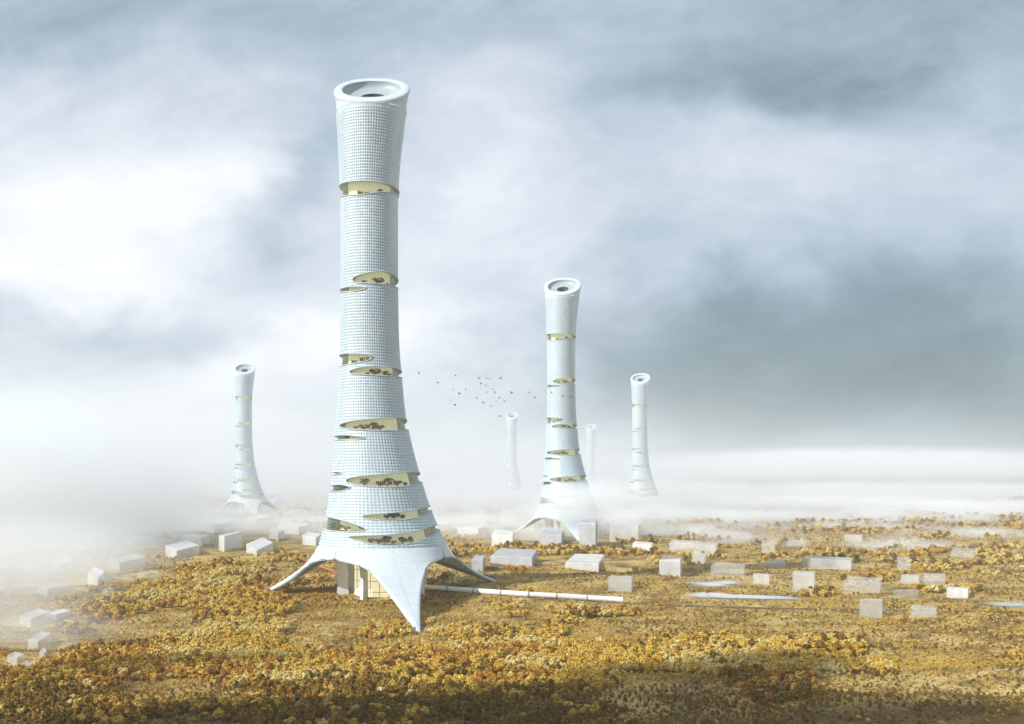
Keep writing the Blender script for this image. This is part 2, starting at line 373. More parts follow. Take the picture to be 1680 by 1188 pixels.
bead = np.clip(CU*RV, 0, 1)**0.7
zf = (ZZ-ZB)/(ZT-ZB)
fade = 1-sst(0.55, 0.95, zf)*sst(0.75, 1.15, TH)*sst(2.6, 2.2, TH)*0.95        # smooth flank strip near the crown
fade = fade*(1-sst(0.985, 1.0, zf))
ridge = np.clip(RV, 0, 1)**0.7*sst(0.10, 0.0, zf)*0.55
PV = surf(TH, ZZ, (0.50*bead+ridge*0.5)*fade)
ii, jj = np.meshgrid(np.arange(nz_), np.arange(nt_), indexing='ij'); j2 = (jj+1) % nt_
QF = np.stack([ii*nt_+jj, ii*nt_+j2, (ii+1)*nt_+j2, (ii+1)*nt_+jj], -1).reshape(-1, 4)
cth = (TH[:-1]+math.pi/nt_).ravel(); cz_ = ((ZZ[:-1]+ZZ[1:])/2).ravel()
cut = np.zeros(cth.shape, bool)
for L in loops: cut |= inpoly(cth, cz_, L)
QF = QF[~cut]
skin_me = meshdata("skin", PV.reshape(-1, 3), QF, M['skin'], True)
at_ = skin_me.attributes.new('bead', 'FLOAT', 'POINT'); at_.data.foreach_set('value', np.maximum(bead, ridge*1.4).ravel().astype(np.float32)*fade.ravel().astype(np.float32)+(1-fade.ravel()).astype(np.float32))
crow = np.repeat(np.arange(nz_)//SUB, nt_)[~cut]; ccol = np.tile(np.arange(nt_)//SUB, nz_)[~cut]
tg = np.random.default_rng(5); tones = tg.uniform(0, 0.28, (NRW, NC)); tones[tg.random((NRW, NC)) < 0.02] = 0.8
skin_me.attributes.new('tone', 'FLOAT', 'FACE').data.foreach_set('value', tones[crow, ccol].astype(np.float32))
# slot lips, glazing and planted floors
frame_mes, glaze_mes, floor_mes = [], [], []
for L, sl_ in zip(loops, SLOTS):
    mb = MB()
    o_ = surf(L[:, 0], L[:, 1], 0.45); i_ = surf(L[:, 0], L[:, 1], -2.6); n = len(L)
    mb.tube(o_, 0.45, 6, True)
    mb.add(list(o_)+list(i_), [(k, (k+1) % n, n+(k+1) % n, n+k) for k in range(n)])
    frame_mes.append(meshdata("slot_frame", mb.v, mb.f, M['frame'], True))
    t0, t1 = L[:, 0].min()-0.02, L[:, 0].max()+0.02; z0, z1 = L[:, 1].min()-0.5, L[:, 1].max()+0.5
    a_ = np.linspace(t0, t1, 70); b_ = np.linspace(z0, z1, 14); TA, ZA = np.meshgrid(a_, b_)
    V = surf(TA, ZA, -2.0).reshape(-1, 3); na = len(a_)
    ii, jj = np.meshgrid(np.arange(13), np.arange(na-1), indexing='ij')
    q = np.stack([ii*na+jj, ii*na+jj+1, (ii+1)*na+jj+1, (ii+1)*na+jj], -1).reshape(-1, 4)
    gmsh = meshdata("glazing", V, q, M['glaze'], True)
    aa = gmsh.attributes.new('arc', 'FLOAT', 'POINT'); aa.data.foreach_set('value', ((TA+4)*RZ(np.full_like(ZA, (z0+z1)/2))).ravel().astype(np.float32))
    glaze_mes.append(gmsh)
    zf_ = z0+0.9; fv = []; ff = []
    for k, t in enumerate(a_):
        r = float(RZ(zf_)); cx_ = float(CZ(zf_))
        for rr in (r*0.55, r-2.3): fv.append((cx_+rr*math.sin(t), -rr*math.cos(t), zf_))
        if k: ff.append((2*k-2, 2*k-1, 2*k+1, 2*k))
    floor_mes.append(meshdata("garden_floor", fv, ff, M['soil']))
zc = np.linspace(30, ZT-6, 60); tcn = np.linspace(-math.pi, math.pi, 48, endpoint=False)
TT, ZC = np.meshgrid(tcn, zc); rr = RZ(ZC)*0.72
V = np.stack([CZ(ZC)+rr*np.sin(TT), -rr*np.cos(TT), ZC], -1).reshape(-1, 3)
ii, jj = np.meshgrid(np.arange(59), np.arange(48), indexing='ij'); j2 = (jj+1) % 48
core_me = meshdata("core_wall", V, np.stack([ii*48+jj, ii*48+j2, (ii+1)*48+j2, (ii+1)*48+jj], -1).reshape(-1, 4), M['core'], True)
# crown: oblique rim with bowl
TILT = R_(36.0); c0x = float(CZ(ZT)); rims = []; NTc = 96
tt = np.linspace(-math.pi, math.pi, NTc, endpoint=False)
def flat_ring(z, r): return np.stack([c0x+r*np.sin(tt), -r*np.cos(tt), np.full(NTc, z)], -1)
RC = np.array([c0x+0.3, 1.0, 404.6])
def tilt_ring(rx, ry, off, tilt=TILT, sq=1.0):
    e = 0.92
    sx = np.sign(np.sin(tt))*np.abs(np.sin(tt))**e; sy = np.sign(np.cos(tt))*np.abs(np.cos(tt))**e
    a = rx*sx; b = ry*-sy
    return RC+np.stack([a, b*math.cos(tilt)-off*math.sin(tilt), b*math.sin(tilt)+off*math.cos(tilt)], -1)
base_ring = flat_ring(ZT-0.6, float(RZ(ZT))+0.1)
lip = tilt_ring(30.2, 31.0, -3.5)
rings = [base_ring]
for k in np.linspace(0.12, 1, 14):
    rr_ = base_ring*(1-k)+lip*k; bul = 0.7*math.sin(math.pi*k)
    rings.append(rr_-bul*np.stack([np.sin(tt), -np.cos(tt), 0*tt], -1))
for rx, ry, off in [(30.6, 31.2, -2.2), (30.4, 30.9, -1.2), (29.6, 30.0, -0.5), (28, 28, -0.1), (26.5, 26, 0.0), (24.8, 23.6, 0.0), (24.0, 22.4, -0.15), (23.6, 21.9, -0.5)]:
    rings.append(tilt_ring(rx, ry, off))
def ringmesh(name, rings, mat):
    V = np.concatenate(rings); nr = len(rings)
    ii, jj = np.meshgrid(np.arange(nr-1), np.arange(NTc), indexing='ij'); j2 = (jj+1) % NTc
    return meshdata(name, V, np.stack([ii*NTc+jj, ii*NTc+j2, (ii+1)*NTc+j2, (ii+1)*NTc+jj], -1).reshape(-1, 4), mat, True)
rim_me = ringmesh("rim", rings, M['shell'])
bowl_me = ringmesh("bowl", [tilt_ring(*q) for q in [(23.6, 21.9, -0.5), (23.3, 21.6, -2.4), (22.5, 20.6, -4.6), (20.6, 18.4, -6.0), (16.5, 14.6, -6.4), (13.0, 11.8, -6.7), (9.4, 8.6, -6.8)]], M['bowl'])
sh = [tilt_ring(9.35, 8.55, -6.85), tilt_ring(9.35, 8.55, -20.0)]
V = np.concatenate(sh); q = [(k, (k+1) % NTc, NTc+(k+1) % NTc, NTc+k) for k in range(NTc)]+[tuple(range(NTc, 2*NTc))]
shaft_me = meshdata("shaft", V, q, M['dark'], True)
# skirt with three horn-shaped legs; gaps between them are arches
ZR = ZB+0.6; RR = float(RZ(ZB))+0.25; C0 = np.array([float(CZ(ZB)), 0.0])
ZARCH = 29.5
def foot(px, py):
    p = ground(px, py); return np.array([p.x-TX, p.y-TY, p.z-0.8])
TZ = float(hgt(TX, TY))
tips = [foot(430, 973), foot(688, 1037), foot(814, 953)]
tips = [t-np.array([0, 0, TZ]) for t in tips]
def ang(p): return math.atan2(p[1]-C0[1], p[0]-C0[0])
tips.sort(key=lambda p: ang(p) % (2*math.pi))
la = [ang(t) % (2*math.pi) for t in tips]
mids = [((la[k]+((la[(k+1) % 3]-la[k]) % (2*math.pi))/2)) for k in range(3)]   # arch k lies between leg k and k+1
NS, NU = 44, 14
SA = 0.22
def arch_pt(a): 
    return np.array([C0[0]+RR*1.04*math.cos(a), C0[1]+RR*1.04*math.sin(a), ZARCH])
def ring_pt(a): return np.array([C0[0]+RR*math.cos(a), C0[1]+RR*math.sin(a), ZR])
def edge_curve(a_mid, tip, s):
    ap = arch_pt(a_mid)
    if s <= SA:
        k = s/SA; return ring_pt(a_mid)*(1-k)+ap*k
    k = (s-SA)/(1-SA)
    # leaves the apex level along the wall, then sweeps out and down to the tip
    t = np.array([-math.sin(a_mid), math.cos(a_mid), 0.0])
    d = tip-ap; sgn = 1.0 if np.dot(t, d) > 0 else -1.0
    p1 = ap+t*sgn*40.0+np.array([0, 0, 1.5]); L2 = (tip-C0_3)[:2]; L2 = L2/np.linalg.norm(L2); pw = (ap-C0_3)[:2]; pw = pw-L2*np.dot(pw, L2); pw = pw/np.linalg.norm(pw)
    p2 = tip*0.50+C0_3*0.50+np.array([pw[0]*13.0, pw[1]*13.0, 18.0])
    return (1-k)**3*ap+3*(1-k)**2*k*p1+3*(1-k)*k*k*p2+k**3*tip
C0_3 = np.array([C0[0], C0[1], 0.0])
def axis_curve(a, tip, s):
    p0 = ring_pt(a); u = np.array([math.cos(a), math.sin(a), 0.0]); Lr = np.linalg.norm((tip-p0)[:2])
    p1 = p0+u*Lr*0.16+np.array([0, 0, -0.46*ZR]); p2 = p0+u*Lr*0.54+np.array([0, 0, -0.68*ZR+0.3*tip[2]])
    return (1-s)**3*p0+3*(1-s)**2*s*p1+3*(1-s)*s*s*p2+s**3*tip
mb = MB(); 
for k in range(3):
    tip = tips[k]; a = la[k]; ap = mids[k]; am = mids[(k-1) % 3]
    dp = (ap-a) % (2*math.pi); dm = (a-am) % (2*math.pi)
    V = []
    Tn = np.array([-math.sin(a), math.cos(a), 0.0])
    for i in range(NS+1):
        s = (i/NS); s = s**1.15
        Ax = axis_curve(a, tip, s); Ep = edge_curve(ap, tip, s); Em = edge_curve(am, tip, s)
        for j in range(-NU, NU+1):
            u = abs(j)/NU; E = Ep if j >= 0 else Em; De = dp if j >= 0 else dm
            d = E-Ax; dT = np.dot(d, Tn)*Tn; dR = d-dT
            V.append(Ax+dT*math.sin(u*De)/math.sin(De)+dR*(1-math.cos(u*De))/(1-math.cos(De)))
    nu = 2*NU+1
    mb.add(V, [(i*nu+j, i*nu+j+1, (i+1)*nu+j+1, (i+1)*nu+j) for i in range(NS) for j in range(nu-1)])
skirt_me = meshdata("skirt", mb.v, mb.f, M['shell'], True)
# lobby drum and fins
DR, DH = 23.0, 36.0; NDS = 40
dcx = C0[0]
mb = MB(); V = []
for k in range(NDS):
    a = 2*math.pi*k/NDS; V += [(dcx+DR*math.cos(a), DR*math.sin(a), -4), (dcx+DR*math.cos(a), DR*math.sin(a), DH)]
mb.add(V, [(2*k, 2*((k+1) % NDS), 2*((k+1) % NDS)+1, 2*k+1) for k in range(NDS)]); drum_me = meshdata("lobby_drum", mb.v, mb.f, M['drumlit'], True)
mb = MB()
for k in range(0, NDS, 2):
    a = 2*math.pi*k/NDS; x, y = dcx+(DR+0.15)*math.cos(a), (DR+0.15)*math.sin(a); mb.tube([(x, y, -4), (x, y, DH)], 0.22, 4)
for z in (2.5, 11, 19.5, 28): mb.tube([(dcx+(DR+.15)*math.cos(2*math.pi*k/NDS), (DR+.15)*math.sin(2*math.pi*k/NDS), z) for k in range(NDS)], 0.22, 4, True)
drumframe_me = meshdata("lobby_frame", mb.v, mb.f, M['joint'])
fins = []
for a in (193, 250, 291, 338, 22, 62, 100, 146):
    a = R_(a); u = Vector((math.cos(a), math.sin(a), 0)); t = Vector((-u.y, u.x, 0)); c_ = Vector((dcx, 0, 0)); mb = MB()
    zb = -5.0
    def P4(r0, r1, hw, z): return [c_+u*r0-t*hw+Vector((0, 0, z)), c_+u*r1-t*hw+Vector((0, 0, z)), c_+u*r1+t*hw+Vector((0, 0, z)), c_+u*r0+t*hw+Vector((0, 0, z))]
    secs = [P4(27, 37, 1.3, zb), P4(28, 36, 1.3, 8), P4(29, 36.5, 1.4, 20), P4(29.5, 40, 1.5, 30), P4(29.5, 44, 1.6, 36)]
    V = [p for s_ in secs for p in s_]; Fc = [(3, 2, 1, 0), (16, 17, 18, 19)]
    for i in range(4): Fc += [(4*i+k, 4*i+(k+1) % 4, 4*i+4+(k+1) % 4, 4*i+4+k) for k in range(4)]
    mb.add(V, Fc); me = meshdata("fin", mb.v, mb.f, M['fin']); fins.append(me)
def make_tower(x, y, z, rz, sc, label):
    r = empty("tower", (x, y, z), rz); r.scale = (sc, sc, sc)
    tag(r, label, "tower", "towers standing on the plain")
    obj("skin", skin_me, r)
    rim = obj("rim", rim_me, r); obj("bowl", bowl_me, rim); obj("shaft", shaft_me, rim)
    sk = obj("skirt", skirt_me, r)
    so_ = sk.modifiers.new("thick", 'SOLIDIFY'); so_.thickness = 1.0; so_.offset = -1
    obj("core_wall", core_me, r)
    for f_, g_, l_ in zip(frame_mes, glaze_mes, floor_mes):
        fo = obj("slot_frame", f_, r); obj("glazing", g_, fo); obj("garden_floor", l_, fo)
    d = obj("lobby_drum", drum_me, r); obj("lobby_frame", drumframe_me, d)
    for me in fins: obj("fin", me, r)
    return r
def tower_at(px, s, label):
    D = 880.0/s; x = (px-CX)/F*D; rz = math.atan2(TX, TY)-math.atan2(x, D)
    return make_tower(x, D, float(hgt(x, D)) if D < 4000 else 0.0, rz, 1.0, label)
T_MAIN = make_tower(TX, TY, TZ, 0.0, 1.0, "largest and nearest white tower with three pointed legs on the golden wood")
T_2 = tower_at(931, .495, "second largest white tower, its foot wrapped in bright mist")
T_L = tower_at(406, .285, "pale hazy tower alone on the far left behind the low white blocks")
T_3 = tower_at(1055, .261, "grey white tower to the right of the second largest tower")
T_4 = tower_at(843, .166, "small faint tower just left of the second largest tower, below the birds")
T_5 = tower_at(972, .137, "smallest and faintest tower, right behind the second largest tower")
TOWERS = [(t.location.x, t.location.y) for t in (T_MAIN, T_2, T_L, T_3, T_4, T_5)]

# ------------------------------------------------------------------ foliage
def leafmat(name, cols, seed):
    m, nt, bs = newmat(name)
    oi = nt.node('ShaderNodeObjectInfo'); co = nt.node('ShaderNodeTexCoord').outputs['Object']
    n = nt.noise(co, 2.6, 2, 0.5)
    ln = nt.noise(oi.outputs['Location'], 0.02, 3, 0.6)
    f = nt.m('ADD', nt.m('MULTIPLY', oi.outputs['Random'], 0.5), nt.m('MULTIPLY', ln, 0.5))
    c = nt.ramp(f, [(0.22, cols[0]), (0.5, cols[1]), (0.78, cols[2])])
    c = nt.mix(nt.sstep(n, 0.4, 0.65), c, cols[3])
    nt.l.new(c, bs.inputs['Base Color']); bs.inputs['Roughness'].default_value = 0.85; bs.inputs['Specular IOR Level'].default_value = 0.1
    return m
LEAF = [leafmat("golden_leaves", [(.46, .275, .04), (.64, .41, .075), (.74, .53, .15), (.50, .32, .05)], 1),
        leafmat("rust_leaves", [(.34, .16, .03), (.50, .25, .04), (.54, .32, .08), (.38, .19, .04)], 2),
        leafmat("cream_leaves", [(.60, .45, .15), (.70, .55, .22), (.76, .62, .30), (.60, .45, .13)], 3),
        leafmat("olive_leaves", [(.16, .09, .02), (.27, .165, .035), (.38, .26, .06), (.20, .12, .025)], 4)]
M['indoor'] = plain("indoor_leaves", (0.34, 0.24, 0.17), 0.9, 0.1, 0.35, 1.5)
def crown_mesh(seed, mat, n=260, lobes=6, squash=0.85, leaf=0.17, name="crown"):
    g = np.random.default_rng(seed); V = []; Fc = []
    cs = []
    for k in range(lobes):
        a = 2*math.pi*k/lobes+g.uniform(-.5, .5); d = g.uniform(0.25, 0.55) if k else 0.0
        cs.append((d*math.cos(a), d*math.sin(a), 0.75+g.uniform(-.18, .45)*(1 if k else 1.6), g.uniform(0.36, 0.55)))
    per = n//lobes
    for (cx_, cy_, cz2, cr) in cs:
        for _ in range(per):
            d = g.normal(size=3); d /= np.linalg.norm(d)
            if d[2] < -0.55: d[2] *= -1
            rad_ = cr*g.uniform(0.72, 1.05)
            p = np.array([cx_, cy_, cz2*squash])+d*np.array([rad_, rad_, rad_*squash])
            nrm = d+g.normal(size=3)*0.33; nrm /= np.linalg.norm(nrm)
            t = np.cross(nrm, g.normal(size=3)); t /= np.linalg.norm(t); b = np.cross(nrm, t); s_ = leaf*g.uniform(0.6, 1.3)
            o = len(V); V += [p-t*s_, p-b*s_*0.75, p+t*s_, p+b*s_*0.75]; Fc.append((o, o+1, o+2, o+3))
    V = np.array(V); V[:, 2] = np.maximum(V[:, 2], 0.08)
    return meshdata(name, V, np.array(Fc), mat)
CROWNS = []
for k in range(4):
    for v in range(3): CROWNS.append(crown_mesh(100+k*10+v, LEAF[k], 300, 5+v, 0.8+0.12*v))
mb = MB(); mb.tube([(0, 0, -0.25), (0.02, 0, 0.3), (-0.03, 0.02, 0.75), (0.02, 0.03, 1.15)], [0.085, 0.065, 0.05, 0.02], 6)
for k in range(5):
    a = k*1.3+0.3; z = 0.35+0.1*k
    mb.tube([(0, 0, z), (0.25*math.cos(a), 0.25*math.sin(a), z+0.18), (0.48*math.cos(a), 0.48*math.sin(a), z+0.42)], [0.035, 0.025, 0.008], 5)
trunk_me = meshdata("trunk", mb.v, mb.f, M['trunk'], True)

# ------------------------------------------------------------------ milky massing blocks (traced ground corners A, B, C and height in photo px)
BL = [
 (804.5,922.7, 873,930.7, 881.5,921.8, 16,'s',"long solid grey block with a dark shadow under its base, right of the largest tower"),
 (927,932.5, 982,939.6, 992,922, 15,'m',"broad mottled white block standing below the foot of the second largest tower"),
 (773.5,938, 792,939.3, 796.5,932, 21,'s',"small grey cube crossed by the right leg of the largest tower"),
 (806.5,896, 841,899.5, 843,894, 20,'m',"mottled white cube just above the long solid grey block"),
 (750.5,880, 785,882, 797,876, 14,'m',"wide milky block just right of the lowest glazed slot of the largest tower"),
 (718,871.5, 737,872, 740,868, 12,'m',"narrow milky block touching the right edge of the largest tower"),
 (886,893, 921,896, 926,887, 18,'s',"grey block in front of the lit lobby of the second largest tower"),
 (950.5,900, 977,902, 980,892, 44,'s',"tallest upright grey block beside the second largest tower"),
 (980,880, 990,881.5, 993,877, 24,'f',"thin faint block tucked behind the tallest upright block"),
 (849,874, 876,876, 878.5,870, 18,'f',"faint block behind the left leg tip of the second largest tower"),
 (821,858, 848,859.5, 850,855, 18,'g',"very faint block uphill left of the second largest tower"),
 (1000,889.5, 1047,891, 1053,886, 28,'f',"large faint block with white mist over it, right of the tallest upright block"),
 (1037.5,906, 1069,907.5, 1071.5,903, 13,'m',"low milky block under the large mist covered block"),
 (1081.5,943.5, 1116,945.5, 1119.5,941, 26,'m',"clear edged white cube above the two white ponds"),
 (998,970, 1036,971, 1038.5,966, 24,'f',"see through cube nearest the end of the white pipeline"),
 (1098,905, 1175,911, 1178,906, 16,'f',"long faint slab stretching uphill of the clear edged white cube"),
 (1166,945, 1221,947, 1224,942, 18,'g',"ghostly grey block standing behind the upper white pond"),
 (1061,866, 1097,867, 1099,864, 13,'g',"very faint distant block below the third largest tower"),
 (1257,931, 1288,932, 1290,928, 13,'f',"small pale block east of the long faint slab"),
 (1317,931, 1396,937, 1399,933, 17,'f',"long pale slab beside rust coloured scrub on the eastern plain"),
 (1300,972, 1336,974, 1338,970, 33,'f',"upright pale block at the eastern end of the lower pond"),
 (1385,972, 1444,974, 1447,969, 18,'g',"wide ghostly block below the long pale slab"),
 (1410,1013, 1447,1015, 1449,1010, 30,'f',"see through cube nearest the viewer on the eastern plain"),
 (1477,957, 1508,958.5, 1510,955, 13,'f',"small cream block with sharp edges east of the wide ghostly block"),
 (1553,980.5, 1588,981.5, 1590,978, 14,'m',"grey block just above the easternmost pond"),
 (1472,939, 1493,941, 1494,937, 24,'g',"tall ghostly block above the small cream block"),
 (1513,965, 1550,966, 1552,961, 20,'g',"bluish faint block wrapped in mist east of the small cream block"),
 (1249,913, 1271,914.5, 1272,910, 24,'g',"tall faint block above the small pale block east of the long faint slab"),
 (1494,1012, 1536,1013, 1538,1009, 15,'g',"barely visible low block east of the nearest see through cube"),
 (1466,979, 1506,980.5, 1508,976, 12,'g',"barely visible strip of a block under the small cream block"),
 (271,912, 290,918, 327,910, 14,'m',"long white block nearest the viewer between mist and the largest tower"),
 (296,891, 330,897, 344,891, 15,'m',"white block directly above the long white block nearest the viewer"),
 (359,902.5, 368,906, 397,899.5, 26,'m',"tallest white block west of the largest tower, near cubic"),
 (331,871, 352,875, 384,868, 13,'m',"long white block below the left leg of the far left tower"),
 (404,908, 421,913.5, 448,905, 10,'m',"low flat white block on golden scrub right of the near cubic white block"),
 (441,884, 456,888, 466,884, 15,'m',"small white cube partly before a wider grey block"),
 (456,873, 490,878, 510,871, 13,'m',"wide grey white block behind the small white cube"),
 (496,893, 518,895.5, 527,891, 13,'m',"white block half hidden by the left flank of the largest tower"),
 (407,857, 420,860, 442,855, 7,'m',"low slab at the foot of the far left tower"),
 (307,862, 322,864.5, 330,861, 10,'f',"small pale cube up in the mist left of the far left tower"),
 (335,854, 343,856, 348,854, 9,'f',"tiny pale cube touching the leg tip of the far left tower"),
 (205,893, 218,897.5, 247,889, 10,'m',"long white slab half lost in the western mist"),
 (178,934, 196,938.5, 238,929, 14,'f',"long yellowish faint slab on the golden western slope"),
 (192,832, 203,834.5, 229,831, 8,'f',"highest distant white slab on the western plain"),
 (212,851, 220,853, 232,850, 8,'f',"small slab below the highest distant white slab"),
 (272,847, 279,849, 287,847, 7,'g',"tiny ghostly block in the mist west of the far left tower"),
 (443,825.5, 455,827.5, 483,824, 8,'f',"distant grey slab between the far left tower and the largest tower"),
 (293,843, 300,845, 310,843, 9,'g',"ghostly distant block above the small pale cube in the mist"),
 (88,931, 98,935, 122,928, 10,'m',"white slab at the upper edge of the western fog"),
 (64,974, 78,980, 112,969, 14,'f',"long faint slab on yellow scrub beside the western fog"),
 (144,960, 160,963, 171,957, 13,'m',"small white cube on the yellow western slope"),
 (168,978, 176,981, 187,977, 12,'g',"faint cube just below the small white cube on the yellow slope"),
 (46,1062, 62,1067, 84,1053, 14,'f',"pale block among mist near the left border, above a dark grove"),
 (12,1086, 28,1093, 40,1082, 14,'f',"pale block nearest the viewer at the left border"),
 (78,1012, 92,1018, 116,1008, 10,'m',"bright white slab at the lower edge of the western fog"),
 (32,1022, 50,1030, 80,1018, 14,'f',"misty white block left of the bright white slab"),
 (65,1077, 72,1079, 77,1075, 7,'f',"tiny lavender white cube beside the pale blocks at the left border"),
 (34,1100, 42,1104, 51,1099, 9,'g',"faintest small cube at the left border, below the pale blocks"),
 (1128,878, 1150,879.5, 1152,877, 9,'f',"small faint block far up the eastern plain, nearest to the second largest tower"),
 (1196,884, 1232,886, 1235,883, 9,'g',"low ghostly slab uphill of the small pale block on the eastern plain"),
 (1290,897, 1322,899, 1325,896, 10,'g',"low ghostly slab right above the long pale slab"),
 (1385,888, 1414,889.5, 1416,887, 11,'f',"distant faint block high on the eastern plain"),
 (1560,915, 1598,917, 1600,914, 12,'g',"ghostly slab near the eastern border of the plain"),
 (1135,925, 1158,926.5, 1160,924, 13,'f',"faint cube right of the clear edged white cube, under the long faint slab"),
 (1235,958, 1262,959.5, 1264,957, 16,'f',"faint cube just east of the upper white pond"),
 (690,852, 716,854, 720,851, 9,'f',"small pale slab touching the upper right flank of the largest tower"),
 (762,846, 792,848, 796,845, 9,'g',"ghostly slab below the distant ghostly slab, right of the largest tower"),
 (248,872, 262,875, 286,869, 9,'f',"pale slab in the western mist above the long slab half lost in it"),
 (150,898, 162,902, 186,895, 10,'f',"pale slab in the western mist left of the half lost long slab"),
 (372,846, 383,848.5, 402,844, 7,'f',"small slab under the far left tower, left of its lit lobby"),
 (466,846, 482,848.5, 504,844, 8,'g',"ghostly slab between the far left tower and the flank of the largest tower"),
 (224,950, 238,953.5, 262,947, 12,'g',"ghostly slab on the golden slope below the long yellowish slab"),
 (720,818, 748,820.5, 752,817.5, 7,'g',"distant ghostly slab just right of the largest tower, high on the plain"),
]
KEEP = []
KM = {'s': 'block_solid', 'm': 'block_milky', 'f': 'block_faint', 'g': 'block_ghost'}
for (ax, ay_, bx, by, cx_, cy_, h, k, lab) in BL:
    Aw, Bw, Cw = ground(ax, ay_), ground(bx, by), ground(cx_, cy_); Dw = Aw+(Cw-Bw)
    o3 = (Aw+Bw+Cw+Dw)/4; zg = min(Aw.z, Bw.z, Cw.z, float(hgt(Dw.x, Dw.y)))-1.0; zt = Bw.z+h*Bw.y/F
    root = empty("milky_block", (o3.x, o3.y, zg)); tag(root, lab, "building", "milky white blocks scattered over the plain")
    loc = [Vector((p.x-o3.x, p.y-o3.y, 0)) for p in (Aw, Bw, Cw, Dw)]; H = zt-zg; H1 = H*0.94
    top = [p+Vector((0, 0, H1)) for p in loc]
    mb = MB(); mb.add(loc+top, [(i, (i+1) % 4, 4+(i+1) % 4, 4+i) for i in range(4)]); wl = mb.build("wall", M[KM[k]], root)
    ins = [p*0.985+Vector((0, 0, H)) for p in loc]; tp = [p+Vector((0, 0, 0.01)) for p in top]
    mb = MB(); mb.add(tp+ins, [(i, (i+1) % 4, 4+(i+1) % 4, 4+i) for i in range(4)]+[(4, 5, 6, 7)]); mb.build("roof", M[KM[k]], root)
    KEEP.append((o3.x, o3.y, max(p.length for p in loc)))

# ------------------------------------------------------------------ pipeline, red pipes, track, ponds
pp = [ground(x, y) for x, y in [(690, 967.5), (735, 971), (778, 974.5), (823, 977.5), (868, 980.5), (913, 983), (963, 986), (1021, 989.5)]]
PR = 2.1
root = empty("pipeline", tuple(pp[0])); tag(root, "white segmented pipeline running from the tower lobby over golden scrub", "pipeline")
for a, b in zip(pp[:-1], pp[1:]):
    a0 = a-pp[0]+Vector((0, 0, PR+0.4)); b0 = b-pp[0]+Vector((0, 0, PR+0.4)); d = (b0-a0).normalized()
    mb = MB(); mb.tube([a0+d*0.4, b0-d*0.4], PR, 16); sct = mb.build("pipe_section", M['pipe'], root, False)
    mb = MB(); mb.tube([b0-d*0.5, b0+d*0.5], PR+0.3, 16); mb.build("coupling", M['joint'] if b is not pp[-1] else M['pipe'], sct)
    mb = MB(); mdl = (a0+b0)/2; gz = float(hgt(mdl.x+pp[0].x, mdl.y+pp[0].y))-pp[0].z
    mb.hexa([Vector((mdl.x+i, mdl.y+j, gz-1)) for i, j in ((-1, -1.6), (1, -1.6), (1, 1.6), (-1, 1.6))], [Vector((mdl.x+i, mdl.y+j, mdl.z-PR*0.7)) for i, j in ((-1, -1.6), (1, -1.6), (1, 1.6), (-1, 1.6))])
    mb.build("saddle", M['joint'], sct)
def red_pipe(pts, r, label):
    P_ = [ground(*p)+Vector((0, 0, r+1.6)) for p in pts]; o = P_[0]
    mb = MB(); mb.tube([p-o for p in P_], r, 8); ob = mb.build("red_pipe", M['red'], None, True); ob.location = o
    tag(ob, label, "pipe", "thin red pipes by the towers")
red_pipe([(474, 911), (500, 923), (526, 934), (556, 946)], 0.75, "thin red pipe passing behind the left leg of the largest tower")
red_pipe([(690, 952), (700, 955.5), (712, 960)], 1.3, "short thick red pipe under the right side of the largest tower")
red_pipe([(352, 834), (361, 840), (370, 847)], 1.6, "thin red pipe at the left leg of the far left tower")
def strip(name, pts, wd, mat, up=0.25):
    V = []; n = len(pts)
    for i, p in enumerate(pts):
        t = (pts[min(i+1, n-1)]-pts[max(i-1, 0)]); t.z = 0; t.normalize(); nn = Vector((-t.y, t.x, 0))
        for s in (-1, 1):
            q = p+nn*s*wd/2; V.append((q.x, q.y, float(hgt(q.x, q.y))+up))
    me = meshdata(name, V, [(2*i, 2*i+1, 2*i+3, 2*i+2) for i in range(n-1)], mat); o = obj(name, me); tag(o, kind='structure'); return o
tr_px = [(1021, 990), (1080, 992.5), (1140, 995), (1200, 997), (1260, 998.5), (1330, 999.5), (1420, 1001), (1560, 1003), (1700, 1005)]
tpts = []
for (a, b) in zip(tr_px[:-1], tr_px[1:]):
    for k in range(6): tpts.append(ground(a[0]+(b[0]-a[0])*k/6, a[1]+(b[1]-a[1])*k/6))
strip("track", tpts, 5.0, M['track'])
m, nt, bs = newmat("pond_water")
co = nt.node('ShaderNodeNewGeometry').outputs['Position']; wn = nt.noise(co, 0.15, 4, 0.6)
bs.inputs['Base Color'].default_value = (0.62, 0.64, 0.65, 1); bs.inputs['Roughness'].default_value = 0.12; bs.inputs['Specular IOR Level'].default_value = 0.6
bp = nt.node('ShaderNodeBump'); bp.inputs['Strength'].default_value = 0.15; nt.l.new(wn, bp.inputs['Height']); nt.l.new(bp.outputs[0], bs.inputs['Normal'])
ea = nt.node('ShaderNodeAttribute'); ea.attribute_name = 'shore'
mp = nt.node('ShaderNodeMapping'); mp.inputs['Scale'].default_value = (0.012, 0.06, 0.06); nt.l.new(co, mp.inputs[0])
sn_ = nt.noise(mp.outputs[0], 1.0, 5, 0.65)
nt.l.new(nt.sstep(nt.m('ADD', nt.m('MULTIPLY', ea.outputs['Fac'], 0.9), sn_), 0.62, 1.15), bs.inputs['Alpha'])
M['water'] = m
